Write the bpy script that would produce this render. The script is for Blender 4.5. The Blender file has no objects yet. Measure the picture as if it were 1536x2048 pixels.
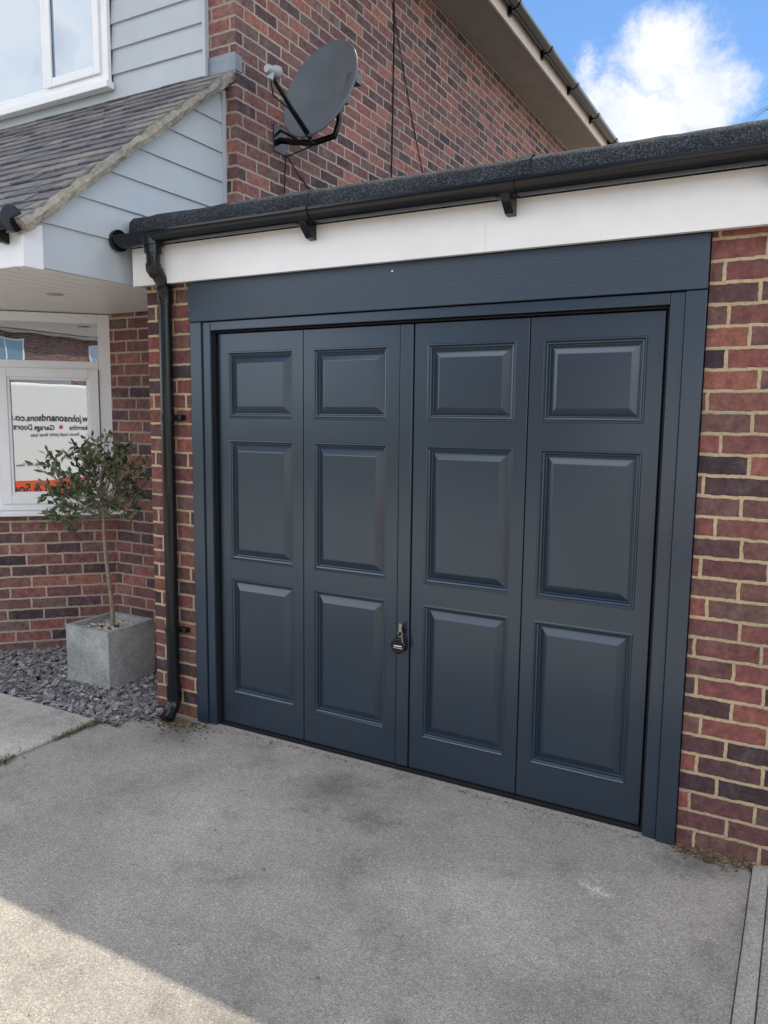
import bpy, math, random
from mathutils import Vector, Matrix
random.seed(7)
scene = bpy.context.scene
col = scene.collection

# ---------------------------------------------------------------- materials
def new_mat(name):
    m = bpy.data.materials.new(name); m.use_nodes = True
    nt = m.node_tree
    bs = nt.nodes["Principled BSDF"]
    return m, nt, bs
def N(nt, t, **kw):
    n = nt.nodes.new(t)
    for k, v in kw.items(): setattr(n, k, v)
    return n
def L(nt, a, b): nt.links.new(a, b)
def ramp(nt, stops, interp='LINEAR'):
    r = N(nt, 'ShaderNodeValToRGB'); cr = r.color_ramp; cr.interpolation = interp
    while len(cr.elements) < len(stops): cr.elements.new(0.5)
    for e, (p, c) in zip(cr.elements, stops):
        e.position = p; e.color = (c[0], c[1], c[2], 1)
    return r
def noise(nt, vec, scale, detail=4, rough=0.5):
    n = N(nt, 'ShaderNodeTexNoise'); n.inputs['Scale'].default_value = scale
    n.inputs['Detail'].default_value = detail; n.inputs['Roughness'].default_value = rough
    if vec is not None: L(nt, vec, n.inputs['Vector'])
    return n
def mixc(nt, fac, a, b, mode='MIX'):
    m = N(nt, 'ShaderNodeMix', data_type='RGBA', blend_type=mode)
    for s, v in ((0, fac), (6, a), (7, b)):
        if hasattr(v, 'is_linked') or hasattr(v, 'links'): L(nt, v, m.inputs[s])
        elif isinstance(v, (int, float)): m.inputs[s].default_value = v
        else: m.inputs[s].default_value = (v[0], v[1], v[2], 1)
    return m.outputs[2]
def math_n(nt, op, a, b=None, clamp=False):
    m = N(nt, 'ShaderNodeMath', operation=op); m.use_clamp = clamp
    for i, v in enumerate((a, b)):
        if v is None: continue
        if isinstance(v, (int, float)): m.inputs[i].default_value = v
        else: L(nt, v, m.inputs[i])
    return m.outputs[0]
def bump(nt, bs, h, dist=0.002, strength=1.0):
    b = N(nt, 'ShaderNodeBump'); b.inputs['Distance'].default_value = dist
    b.inputs['Strength'].default_value = strength
    L(nt, h, b.inputs['Height']); L(nt, b.outputs[0], bs.inputs['Normal'])

def simple(name, c, rough=0.5, metal=0.0, var=0.12, nscale=6.0, bumpd=0.0, bscale=200, spec=0.5, dirt=None, dirtamt=0.5):
    m, nt, bs = new_mat(name)
    g = N(nt, 'ShaderNodeNewGeometry')
    n1 = noise(nt, g.outputs['Position'], nscale, 6, 0.6)
    lo = tuple(x * (1 - var) for x in c); hi = tuple(min(1, x * (1 + var)) for x in c)
    r = ramp(nt, [(0.3, lo), (0.7, hi)]); L(nt, n1.outputs[0], r.inputs[0])
    out = r.outputs[0]
    if dirt:
        n2 = noise(nt, g.outputs['Position'], 2.3, 8, 0.65)
        rr = ramp(nt, [(0.48, (0, 0, 0)), (0.75, (dirtamt,) * 3)]); L(nt, n2.outputs[0], rr.inputs[0])
        out = mixc(nt, rr.outputs[0], out, dirt)
    L(nt, out, bs.inputs['Base Color'])
    bs.inputs['Roughness'].default_value = rough; bs.inputs['Metallic'].default_value = metal
    bs.inputs['Specular IOR Level'].default_value = spec
    if bumpd > 0:
        n3 = noise(nt, g.outputs['Position'], bscale, 4, 0.6); bump(nt, bs, n3.outputs[0], bumpd)
    return m

def brick_mat(name, lift=1.0, mortar=(0.52, 0.42, 0.27), grey=0.0):
    m, nt, bs = new_mat(name)
    uv = N(nt, 'ShaderNodeUVMap'); uv.uv_map = 'UVMap'
    geo = N(nt, 'ShaderNodeNewGeometry')
    nd = noise(nt, geo.outputs['Position'], 26, 3, 0.6)
    sub = N(nt, 'ShaderNodeVectorMath', operation='SUBTRACT'); L(nt, nd.outputs['Color'], sub.inputs[0]); sub.inputs[1].default_value = (0.5, 0.5, 0.5)
    sc = N(nt, 'ShaderNodeVectorMath', operation='SCALE'); L(nt, sub.outputs[0], sc.inputs[0]); sc.inputs['Scale'].default_value = 0.013
    ad = N(nt, 'ShaderNodeVectorMath', operation='ADD'); L(nt, uv.outputs[0], ad.inputs[0]); L(nt, sc.outputs[0], ad.inputs[1])
    sx = N(nt, 'ShaderNodeSeparateXYZ'); L(nt, ad.outputs[0], sx.inputs[0])
    row = math_n(nt, 'FLOOR', math_n(nt, 'DIVIDE', sx.outputs[1], 0.075))
    wn = N(nt, 'ShaderNodeTexWhiteNoise'); wn.noise_dimensions = '1D'; L(nt, row, wn.inputs['W'])
    dr_ = math_n(nt, 'MULTIPLY', math_n(nt, 'SUBTRACT', wn.outputs['Value'], 0.5), 0.06)
    cx_ = N(nt, 'ShaderNodeCombineXYZ'); L(nt, math_n(nt, 'ADD', sx.outputs[0], dr_), cx_.inputs[0]); L(nt, sx.outputs[1], cx_.inputs[1])
    b = N(nt, 'ShaderNodeTexBrick'); b.offset = 0.5
    L(nt, cx_.outputs[0], b.inputs['Vector'])
    for k, v in (('Scale', 1.0), ('Mortar Size', 0.0070), ('Mortar Smooth', 0.18), ('Bias', 0.0), ('Brick Width', 0.225), ('Row Height', 0.075)):
        b.inputs[k].default_value = v
    b.inputs['Color1'].default_value = (0, 0, 0, 1); b.inputs['Color2'].default_value = (1, 1, 1, 1); b.inputs['Mortar'].default_value = (0.5, 0.5, 0.5, 1)
    def c(*t):
        l = sum(t) / 3; return tuple(min(1, (x * (1 - grey) + l * grey) * lift) for x in t)
    r = ramp(nt, [(0.0, c(.040, .028, .034)), (0.14, c(.090, .044, .046)), (0.28, c(.145, .054, .049)), (0.40, c(.062, .042, .048)), (0.52, c(.20, .060, .050)), (0.64, c(.115, .066, .058)), (0.76, c(.165, .057, .052)), (0.88, c(.24, .084, .060)), (1.0, c(.085, .055, .055))])
    L(nt, b.outputs['Color'], r.inputs[0])
    n1 = noise(nt, geo.outputs['Position'], 28, 8, 0.78)
    r1 = ramp(nt, [(0.32, (0.45, 0.45, 0.52)), (0.5, (.95, .95, .95)), (0.68, (1.6, 1.45, 1.3))]); L(nt, n1.outputs[0], r1.inputs[0])
    bc = mixc(nt, 1.0, r.outputs[0], r1.outputs[0], 'MULTIPLY')
    n2 = noise(nt, geo.outputs['Position'], 5.2, 12, 0.8)
    r2 = ramp(nt, [(0.52, (0, 0, 0)), (0.78, (0.48,) * 3)]); L(nt, n2.outputs[0], r2.inputs[0])
    bc = mixc(nt, r2.outputs[0], bc, c(.25, .20, .175))
    n3 = noise(nt, geo.outputs['Position'], 75, 6, 0.75)
    r3 = ramp(nt, [(0.3, tuple(x * 0.58 for x in mortar)), (0.7, tuple(min(1, x * 1.1) for x in mortar))]); L(nt, n3.outputs[0], r3.inputs[0])
    n4 = noise(nt, geo.outputs['Position'], 1.7, 5, 0.6)
    r4 = ramp(nt, [(0.35, (0.72, 0.74, 0.80)), (0.65, (1.05, 1.0, 0.97))]); L(nt, n4.outputs[0], r4.inputs[0])
    mc = mixc(nt, 1.0, r3.outputs[0], r4.outputs[0], 'MULTIPLY')
    cc = mixc(nt, b.outputs['Fac'], bc, mc)
    L(nt, cc, bs.inputs['Base Color'])
    bs.inputs['Roughness'].default_value = 0.85; bs.inputs['Specular IOR Level'].default_value = 0.25
    inv = math_n(nt, 'SUBTRACT', 1.0, b.outputs['Fac'])
    nn = math_n(nt, 'MULTIPLY', n3.outputs[0], 0.7)
    h = math_n(nt, 'ADD', inv, nn)
    n5 = math_n(nt, 'MULTIPLY', b.outputs['Color'], 0.35)
    h = math_n(nt, 'ADD', h, n5)
    bump(nt, bs, h, 0.009)
    return m

M = {}
M['brick'] = brick_mat('brick', 1.35, (0.66, 0.52, 0.32), 0.08)
M['brick_house'] = brick_mat('brick_house', 1.7, (0.58, 0.50, 0.39), 0.20)
def door_paint(name, c, rough, grain=False):
    m, nt, bs = new_mat(name)
    g = N(nt, 'ShaderNodeNewGeometry')
    n = noise(nt, g.outputs['Position'], 1.2, 2, 0.5)
    r = ramp(nt, [(0.3, (rough - 0.015,) * 3), (0.7, (rough + 0.03,) * 3)]); L(nt, n.outputs[0], r.inputs[0]); L(nt, r.outputs[0], bs.inputs['Roughness'])
    bs.inputs['Base Color'].default_value = (*c, 1)
    bs.inputs['Specular IOR Level'].default_value = 0.95
    bs.inputs['Specular Tint'].default_value = (0.86, 0.94, 1.0, 1)
    if grain:
        mp = N(nt, 'ShaderNodeMapping'); mp.inputs['Scale'].default_value = (14, 60, 260); L(nt, g.outputs['Position'], mp.inputs[0])
        n2 = noise(nt, mp.outputs[0], 1.0, 5, 0.6); bump(nt, bs, n2.outputs[0], 0.0009)
    else:
        n2 = noise(nt, g.outputs['Position'], 3, 1, 0.5); bump(nt, bs, n2.outputs[0], 0.0016)
    return m
M['door'] = door_paint('anthracite_paint', (0.016, 0.028, 0.046), 0.24)
M['panel'] = door_paint('anthracite_grained_panel', (0.010, 0.021, 0.040), 0.40, True)
M['white'] = simple('white_fascia', (0.82, 0.81, 0.79), 0.35, var=0.04, nscale=3, dirt=(0.55, 0.50, 0.42), dirtamt=0.35)
M['upvc'] = simple('white_upvc', (0.82, 0.83, 0.84), 0.3, var=0.03)
M['black'] = simple('black_plastic', (0.006, 0.007, 0.009), 0.16, var=0.25, spec=0.42)
M['rubber'] = simple('black_rubber', (0.008, 0.008, 0.009), 0.6, spec=0.3)
def felt():
    m, nt, bs = new_mat('roof_felt'); g = N(nt, 'ShaderNodeNewGeometry'); P = g.outputs['Position']
    v = N(nt, 'ShaderNodeTexVoronoi'); v.inputs['Scale'].default_value = 280; L(nt, P, v.inputs['Vector'])
    sp = N(nt, 'ShaderNodeSeparateColor'); L(nt, v.outputs['Color'], sp.inputs[0])
    r = ramp(nt, [(0, (.016, .018, .022)), (.55, (.034, .040, .048)), (.8, (.06, .068, .078)), (1, (.12, .13, .14))]); L(nt, sp.outputs[0], r.inputs[0])
    n = noise(nt, P, 5, 8, .7); r2 = ramp(nt, [(.3, (.65, .65, .67)), (.7, (1.3, 1.28, 1.25))]); L(nt, n.outputs[0], r2.inputs[0])
    L(nt, mixc(nt, 1.0, r.outputs[0], r2.outputs[0], 'MULTIPLY'), bs.inputs['Base Color']); bs.inputs['Roughness'].default_value = .95; bs.inputs['Specular IOR Level'].default_value = .2
    bump(nt, bs, sp.outputs[0], .002); return m
M['felt'] = felt()
M['clad'] = simple('painted_cladding', (0.47, 0.51, 0.54), 0.6, var=0.04, nscale=4, bumpd=0.0012, bscale=70)
M['soffit'] = simple('porch_soffit_white', (0.84, 0.82, 0.79), 0.35, var=0.04)
M['eave'] = simple('eave_soffit', (0.28, 0.25, 0.23), 0.8, var=0.1)
M['fasciapink'] = simple('aged_fascia', (0.66, 0.56, 0.50), 0.6, var=0.08)
M['lead'] = simple('lead', (0.22, 0.25, 0.29), 0.5, metal=0.3, var=0.15, bumpd=0.006, bscale=25)
M['mortar'] = simple('verge_mortar', (0.36, 0.325, 0.26), 0.95, var=0.3, nscale=18, bumpd=0.02, bscale=40, dirt=(0.16, 0.16, 0.15), dirtamt=0.8)
M['metal'] = simple('zinc_metal', (0.45, 0.45, 0.46), 0.35, metal=0.9)
M['brass'] = simple('nickel_key', (0.42, 0.40, 0.32), 0.3, metal=1.0)
M['dishgrey'] = simple('dish_grey', (0.10, 0.118, 0.135), 0.45, var=0.15, nscale=5, dirt=(0.17, 0.17, 0.16), dirtamt=0.5)
M['greyplastic'] = simple('grey_plastic', (0.35, 0.36, 0.36), 0.4)
M['bark'] = simple('bark', (0.26, 0.21, 0.16), 0.9, var=0.3, nscale=50, bumpd=0.006, bscale=80)
M['soil'] = simple('soil', (0.08, 0.06, 0.045), 0.95, var=0.5, nscale=60, bumpd=0.01, bscale=60)
M['vanwhite'] = simple('van_white_paint', (0.80, 0.80, 0.80), 0.2, var=0.02)
M['orange'] = simple('orange_vinyl', (0.75, 0.10, 0.02), 0.3)
M['redvinyl'] = simple('red_vinyl', (0.6, 0.03, 0.02), 0.3)
M['navy'] = simple('dark_vinyl', (0.02, 0.022, 0.035), 0.4)
M['pebble'] = simple('pebbles', (0.45, 0.40, 0.34), 0.8, var=0.4, nscale=30)

def island_mat(name, stops, rough=0.8, spec=0.3, bumpd=0, bscale=80):
    m, nt, bs = new_mat(name)
    g = N(nt, 'ShaderNodeNewGeometry')
    r = ramp(nt, stops); L(nt, g.outputs['Random Per Island'], r.inputs[0])
    n = noise(nt, g.outputs['Position'], 25, 5, 0.6)
    r1 = ramp(nt, [(0.3, (0.75,) * 3), (0.7, (1.2,) * 3)]); L(nt, n.outputs[0], r1.inputs[0])
    L(nt, mixc(nt, 1.0, r.outputs[0], r1.outputs[0], 'MULTIPLY'), bs.inputs['Base Color'])
    bs.inputs['Roughness'].default_value = rough; bs.inputs['Specular IOR Level'].default_value = spec
    if bumpd: 
        n3 = noise(nt, g.outputs['Position'], bscale, 5, 0.6); bump(nt, bs, n3.outputs[0], bumpd)
    return m
M['slate'] = island_mat('slate_chips', [(0, (.11, .105, .115)), (.35, (.23, .22, .23)), (.6, (.33, .32, .32)), (.8, (.18, .165, .175)), (1, (.50, .48, .46))], 0.6, 0.4, 0.003, 120)
M['tile'] = island_mat('clay_roof_tiles', [(0, (.12, .118, .13)), (.4, (.16, .155, .165)), (.7, (.20, .19, .19)), (1, (.24, .22, .20))], 0.85, 0.3, 0.004, 60)
M['leaf'] = island_mat('tree_leaves', [(0, (.045, .065, .030)), (.5, (.08, .11, .05)), (.8, (.12, .15, .075)), (.95, (.20, .18, .08)), (1, (.28, .13, .06))], 0.4, 0.5)
M['grass'] = island_mat('grass_blades', [(0, (.05, .08, .025)), (.6, (.10, .13, .05)), (1, (.22, .2, .10))], 0.7)
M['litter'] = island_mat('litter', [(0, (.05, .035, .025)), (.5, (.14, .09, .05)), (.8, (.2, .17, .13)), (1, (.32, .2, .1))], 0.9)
M['palm'] = island_mat('palm_leaves', [(0, (.10, .13, .04)), (1, (.25, .27, .10))], 0.6)

def concrete(name, base, dark, speck=0.35, scale=1.0, bd=0.003, stains=False):
    m, nt, bs = new_mat(name)
    g = N(nt, 'ShaderNodeNewGeometry'); P = g.outputs['Position']
    n1 = noise(nt, P, 1.1 * scale, 8, 0.6)
    r1 = ramp(nt, [(0.34, dark), (0.64, base)]); L(nt, n1.outputs[0], r1.inputs[0])
    n2 = noise(nt, P, 190, 4, 0.75)
    r2 = ramp(nt, [(0.34, (1 - speck,) * 3), (0.66, (1 + speck,) * 3)]); L(nt, n2.outputs[0], r2.inputs[0])
    c = mixc(nt, 1.0, r1.outputs[0], r2.outputs[0], 'MULTIPLY')
    v = N(nt, 'ShaderNodeTexVoronoi'); v.inputs['Scale'].default_value = 190; L(nt, P, v.inputs['Vector'])
    rv = ramp(nt, [(0.0, (0.70,) * 3), (0.5, (1.0,) * 3), (0.85, (1.1,) * 3), (1.0, (1.5, 1.43, 1.3))]); 
    sep = N(nt, 'ShaderNodeSeparateColor'); L(nt, v.outputs['Color'], sep.inputs[0]); L(nt, sep.outputs[0], rv.inputs[0])
    c = mixc(nt, 0.85, c, rv.outputs[0], 'MULTIPLY')
    n3 = noise(nt, P, 3.5, 12, 0.72)
    r3 = ramp(nt, [(0.30, (0.62, 0.61, 0.62)), (0.46, (0.93, 0.93, 0.93)), (0.58, (1, 1, 1)), (0.72, (1.24, 1.22, 1.17))]); L(nt, n3.outputs[0], r3.inputs[0])
    c = mixc(nt, 1.0, c, r3.outputs[0], 'MULTIPLY')
    n4 = noise(nt, P, 17, 8, 0.75)
    r4 = ramp(nt, [(0.62, (0, 0, 0)), (0.74, (0.34,) * 3)]); L(nt, n4.outputs[0], r4.inputs[0])
    c = mixc(nt, r4.outputs[0], c, (0.50, 0.485, 0.46))
    if stains:
        nn_ = noise(nt, P, 9, 7, .75)
        nz_ = N(nt, 'ShaderNodeVectorMath', operation='MULTIPLY_ADD'); L(nt, nn_.outputs['Color'], nz_.inputs[0]); nz_.inputs[1].default_value = (.45, .45, 0); L(nt, P, nz_.inputs[2])
        for (sx, sy, sr, k) in ((-1.72, -0.30, .26, .50), (-1.45, -.42, .16, .52), (-2.75, -.14, .24, .45), (-0.25, -.06, .20, .4), (-1.2, -1.5, .40, .75), (-2.1, -.9, .5, 1.25), (-.9, -.7, .4, 1.25), (-.55, -.42, .06, 1.8), (-.5, -1.1, .35, .75)):
            dv = N(nt, 'ShaderNodeVectorMath', operation='DISTANCE')
            L(nt, nz_.outputs[0], dv.inputs[0]); dv.inputs[1].default_value = (sx + .22, sy + .22, 0)
            mr = N(nt, 'ShaderNodeMapRange'); mr.interpolation_type = 'SMOOTHSTEP'; L(nt, dv.outputs['Value'], mr.inputs[0]); mr.inputs[1].default_value = 0; mr.inputs[2].default_value = sr; mr.inputs[3].default_value = 0.8; mr.inputs[4].default_value = 0
            c = mixc(nt, mr.outputs[0], c, mixc(nt, 1.0, c, (k, k, k), 'MULTIPLY'))
    L(nt, c, bs.inputs['Base Color'])
    bs.inputs['Roughness'].default_value = 0.9; bs.inputs['Specular IOR Level'].default_value = 0.25
    h = math_n(nt, 'ADD', n2.outputs[0], math_n(nt, 'MULTIPLY', v.outputs['Distance'], 0.8))
    bump(nt, bs, h, bd)
    return m
M['drive'] = concrete('driveway_surface', (0.42, 0.39, 0.35), (0.31, 0.29, 0.265), .30, 1.0, .003, True)
M['slab'] = concrete('path_concrete', (0.54, 0.51, 0.46), (0.42, 0.40, 0.37), 0.18)
M['ground'] = concrete('ground_surface', (0.34, 0.31, 0.26), (0.24, 0.22, 0.19))
M['kerb'] = concrete('kerb_concrete', (0.46, 0.44, 0.40), (0.32, 0.31, 0.285), 0.2)
M['pot'] = concrete('planter_concrete', (0.46, 0.47, 0.46), (0.25, 0.26, 0.255), 0.1, 4.0, 0.0015)

def glass_mat(name, fac, tint=(0.03, 0.035, 0.04)):
    m = bpy.data.materials.new(name); m.use_nodes = True; nt = m.node_tree
    nt.nodes.clear()
    o = N(nt, 'ShaderNodeOutputMaterial'); d = N(nt, 'ShaderNodeBsdfDiffuse'); d.inputs[0].default_value = (*tint, 1)
    g = N(nt, 'ShaderNodeBsdfGlossy'); g.inputs['Roughness'].default_value = 0.0; g.inputs[0].default_value = (0.93, 0.96, 1.0, 1)
    geo = N(nt, 'ShaderNodeNewGeometry')
    n = noise(nt, geo.outputs['Position'], 2.2, 2, 0.4); b = N(nt, 'ShaderNodeBump'); b.inputs['Distance'].default_value = 0.0012
    L(nt, n.outputs[0], b.inputs['Height']); L(nt, b.outputs[0], g.inputs['Normal'])
    mx = N(nt, 'ShaderNodeMixShader'); mx.inputs[0].default_value = fac
    L(nt, d.outputs[0], mx.inputs[1]); L(nt, g.outputs[0], mx.inputs[2]); L(nt, mx.outputs[0], o.inputs[0])
    return m
M['glass'] = glass_mat('window_glass', 0.50)
M['glassup'] = glass_mat('upper_window_glass', 0.24, (0.14, 0.22, 0.31))  # blue diffuse tint paints reflected sky into the panes

# ---------------------------------------------------------------- mesh builder
class B:
    def __init__(s): s.v = []; s.f = []; s.sm = []; s.mi = []
    def add(s, vs, fs, smooth=False, mi=0):
        o = len(s.v); s.v += [tuple(p) for p in vs]
        for f in fs: s.f.append(tuple(i + o for i in f)); s.sm.append(smooth); s.mi.append(mi)
    def box(s, x0, x1, y0, y1, z0, z1, mi=0):
        s.obox((x0, y0, z0), (x1 - x0, 0, 0), (0, y1 - y0, 0), (0, 0, z1 - z0), mi)
    def obox(s, o, a, b, c, mi=0):
        o, a, b, c = map(Vector, (o, a, b, c))
        vs = [o, o + a, o + a + b, o + b, o + c, o + a + c, o + a + b + c, o + b + c]
        fs = [(0, 3, 2, 1), (4, 5, 6, 7), (0, 1, 5, 4), (1, 2, 6, 5), (2, 3, 7, 6), (3, 0, 4, 7)]
        if a.cross(b).dot(c) < 0: fs = [tuple(reversed(f)) for f in fs]
        s.add(vs, fs, False, mi)
    def tube(s, path, r, n=14, cap=True, mi=0):
        path = [Vector(p) for p in path]; k = len(path)
        rs = r if isinstance(r, (list, tuple)) else [r] * k
        vs = []; ref = None
        for i, p in enumerate(path):
            t = (path[min(i + 1, k - 1)] - path[max(i - 1, 0)]).normalized()
            if ref is None:
                ref = Vector((1, 0, 0)) if abs(t.x) < 0.9 else Vector((0, 1, 0))
            u = (ref - t * ref.dot(t)).normalized(); w = t.cross(u); ref = u
            for j in range(n):
                a = 2 * math.pi * j / n; vs.append(p + (u * math.cos(a) + w * math.sin(a)) * rs[i])
        fs = []
        for i in range(k - 1):
            for j in range(n):
                fs.append((i * n + j, i * n + (j + 1) % n, (i + 1) * n + (j + 1) % n, (i + 1) * n + j))
        s.add(vs, fs, True, mi)
        if cap:
            s.add(vs[:n], [tuple(reversed(range(n)))], False, mi); s.add(vs[-n:], [tuple(range(n))], False, mi)
    def prism(s, poly, ext, mi=0):
        ext = Vector(ext); n = len(poly); p = [Vector(q) for q in poly]
        vs = p + [q + ext for q in p]
        nrm = sum(((p[i] - p[0]).cross(p[(i + 1) % n] - p[0]) for i in range(1, n)), Vector())
        fs = [tuple(range(n)), tuple(reversed(range(n, 2 * n)))]
        fs += [((i + 1) % n, i, i + n, (i + 1) % n + n) for i in range(n)]
        if nrm.dot(ext) > 0: fs = [tuple(reversed(f)) for f in fs]
        s.add(vs, fs, False, mi)
    def build(s, name, mats, parent=None, bevel=0.0, seg=2):
        me = bpy.data.meshes.new(name); me.from_pydata(s.v, [], s.f); 
        for m in (mats if isinstance(mats, list) else [mats]): me.materials.append(m)
        for p, sm, mi in zip(me.polygons, s.sm, s.mi): p.use_smooth = sm; p.material_index = mi
        me.update()
        uv = me.uv_layers.new(name='UVMap')
        for p in me.polygons:
            nn = p.normal
            if abs(nn.z) > 0.8: ta, tb = Vector((1, 0, 0)), Vector((0, 1, 0))
            else:
                ta = Vector((-nn.y, nn.x, 0)).normalized(); tb = Vector((0, 0, 1))
            for li in p.loop_indices:
                co = me.vertices[me.loops[li].vertex_index].co
                uv.data[li].uv = (co.dot(ta) + 20.0, co.dot(tb) + 3.0)
        ob = bpy.data.objects.new(name, me); col.objects.link(ob)
        if bevel > 0:
            md = ob.modifiers.new('bevel', 'BEVEL'); md.width = bevel; md.segments = seg; md.limit_method = 'ANGLE'; md.angle_limit = math.radians(40)
        if parent: attach(ob, parent)
        return ob
def attach(ob, parent):
    ob.parent = parent
    ob.matrix_parent_inverse = Matrix.Translation(-Vector(parent.get('base', (0, 0, 0))))
def thing(name, base, label, category, group=None):
    e = bpy.data.objects.new(name, None); e.empty_display_size = 0.2; e.location = base; e['base'] = tuple(base)
    e['label'] = label; e['category'] = category
    if group: e['group'] = group
    col.objects.link(e); return e
def tag(ob, label, category, group=None):
    ob['label'] = label; ob['category'] = category
    if group: ob['group'] = group
def half_gutter(b, p0, p1, r, n=12, t=0.003, side=Vector((0, 1, 0))):
    p0, p1 = Vector(p0), Vector(p1); up = Vector((0, 0, 1))
    vs = []
    for p in (p0, p1):
        for rr in (r, r - t):
            for j in range(n + 1):
                a = math.pi + math.pi * j / n
                vs.append(p + side * math.cos(a) * rr + up * math.sin(a) * rr)
    k = n + 1; fs = []
    for j in range(n):
        fs.append((j, j + 1, 2 * k + j + 1, 2 * k + j)); fs.append((k + j + 1, k + j, 3 * k + j, 3 * k + j + 1))
    b.add(vs, fs, True)
    b.add(vs, [(0, 2 * k, 3 * k, k), (n, k + n, 3 * k + n, 2 * k + n)])
    for q, off in ((p0, 0), (p1, 2 * k)):
        b.add(vs[off:off + k], [tuple(range(k))])

# ---------------------------------------------------------------- ground
b = B(); b.box(-400, 400, -400, 400, -0.30, -0.012); g = b.build('ground', M['ground']); g['kind'] = 'structure'; tag(g, 'wide flat gritty ground around the house', 'ground')
b = B(); b.box(-3.20, -0.087, -14, 0.35, -0.10, 0.0); o = b.build('driveway', M['drive']); o['kind'] = 'structure'; tag(o, 'worn grey tarmac driveway in front of the garage', 'driveway')
b = B()
b.box(-7.5, -3.215, -2.0, -0.285, -0.10, 0.012)
b.box(-7.5, -3.215, -9.0, -2.012, -0.10, 0.011)
o = b.build('path', M['slab'], bevel=0.008); o['kind'] = 'structure'; tag(o, 'pale concrete path slab beside the driveway', 'path')
b = B(); b.box(-9.5, -3.0, -0.30, 0.80, -0.10, -0.004); o = b.build('flower_bed', M['soil']); o['kind'] = 'structure'; tag(o, 'soil bed under the slate chippings', 'flower bed')
b = B()
y = -0.03
while y > -9:
    b.box(-0.083, -0.030, y - 0.905, y, -0.1, 0.018 + random.uniform(-.003, .003)); y -= 0.915
o = b.build('kerb', M['kerb'], bevel=0.008); o['kind'] = 'structure'; tag(o, 'narrow concrete edging stones along the driveway', 'kerb')
b = B(); b.box(-0.026, 8, -14, -0.002, -0.1, 0.004); o = b.build('pavement', M['drive']); o['kind'] = 'structure'; tag(o, 'grey paved strip beside the kerb edging', 'pavement')

# slate chips
b = B()
def in_bed(x, y):
    if y < -0.29 or y > 0.72: return False
    if x > -3.08: return (y < -0.01 and y > -0.27 + (x + 3.08) * 1.6 and x < -2.95)
    if (y - 0.15) > (x + 4.75) and y > 0.13 and x < -4.1: return False
    if x < -4.75 and y > 0.13: return False
    if -3.84 < x < -3.50 and 0.05 < y < 0.39: return False
    return True
cnt = 0
while cnt < 6500:
    x = random.uniform(-5.3, -2.95); yy = random.uniform(-0.29, 0.72)
    if not in_bed(x, yy): continue
    cnt += 1
    s = random.uniform(0.010, 0.027); k = random.choice((4, 5, 6)); a0 = random.uniform(0, 6.28)
    el = random.uniform(0.45, 1.0); rot = random.uniform(0, 6.28)
    nz = Vector((random.gauss(0, .35), random.gauss(0, .35), 1)).normalized()
    u = nz.orthogonal().normalized(); w = nz.cross(u)
    u2 = u * math.cos(rot) + w * math.sin(rot); w2 = nz.cross(u2)
    c0 = Vector((x, yy, random.uniform(0.0, 0.026))); th = random.uniform(0.003, 0.008)
    pts = []
    for j in range(k):
        a = a0 + 2 * math.pi * j / k + random.uniform(-.3, .3); rr = s * random.uniform(.75, 1.1)
        pts.append(c0 + u2 * math.cos(a) * rr + w2 * math.sin(a) * rr * el)
    b.prism(pts, nz * th)
o = b.build('slate_chippings', M['slate']); o['kind'] = 'stuff'; tag(o, 'grey slate chippings below the bay window', 'gravel')

# grass and litter
b = B()
def blade(x, y, h, z=0.0):
    a = random.uniform(0, 6.28); w = random.uniform(.0015, .003); l = Vector((random.gauss(0, .5), random.gauss(0, .5), 1)).normalized() * h
    d = Vector((math.cos(a), math.sin(a), 0)) * w; p = Vector((x, y, z)); m_ = p + l * 0.55; t = p + l + Vector((l.x, l.y, 0)) * 0.5
    b.add([p - d, p + d, m_ + d * .7, m_ - d * .7, t], [(0, 1, 2, 3), (3, 2, 4)])
for i in range(360):
    t = random.random(); x = -3.205 + random.gauss(0, .011); yy = -0.29 - 0.28 * t ** 1.7
    blade(x, yy, random.uniform(.010, .038))
for i in range(150): blade(-3.21 + random.gauss(0, .02), -0.86 + random.gauss(0, .05), random.uniform(.012, .04))
for i in range(60): blade(random.uniform(-3.2, -3.05), -0.285 + random.gauss(0, .008), random.uniform(.01, .03))
for i in range(40): blade(-0.2 + random.gauss(0, .06), -0.02 + random.gauss(0, .006), random.uniform(.01, .03))
o = b.build('grass_tufts', M['grass']); o['kind'] = 'stuff'; tag(o, 'small grass tufts in the gap beside the path', 'grass')
b = B()
def flake(x, y, s, z=0.003):
    nz = Vector((random.gauss(0, .3), random.gauss(0, .3), 1)).normalized(); u = nz.orthogonal().normalized(); w = nz.cross(u); r0 = random.uniform(0, 6.28)
    pts = []
    for j in range(5):
        a = r0 + 2 * math.pi * j / 5; pts.append(Vector((x, y, z)) + (u * math.cos(a) + w * math.sin(a) * .6) * s * random.uniform(.6, 1.1))
    b.prism(pts, nz * min(.003, s * .4))
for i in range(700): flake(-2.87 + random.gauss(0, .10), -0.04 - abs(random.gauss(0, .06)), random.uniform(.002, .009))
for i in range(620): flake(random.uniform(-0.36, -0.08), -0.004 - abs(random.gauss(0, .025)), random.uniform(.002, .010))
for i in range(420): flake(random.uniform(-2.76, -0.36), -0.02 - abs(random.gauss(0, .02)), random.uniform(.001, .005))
for i in range(220): flake(random.uniform(-3.2, -0.1), random.uniform(-2.2, -0.05), random.uniform(.001, .0045))
for p in ((-1.62, -0.93, .010), (-1.15, -1.28, .008), (-2.65, -0.25, .009), (-0.23, -0.07, .02), (-0.3, -0.05, .015)): flake(*p)
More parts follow.
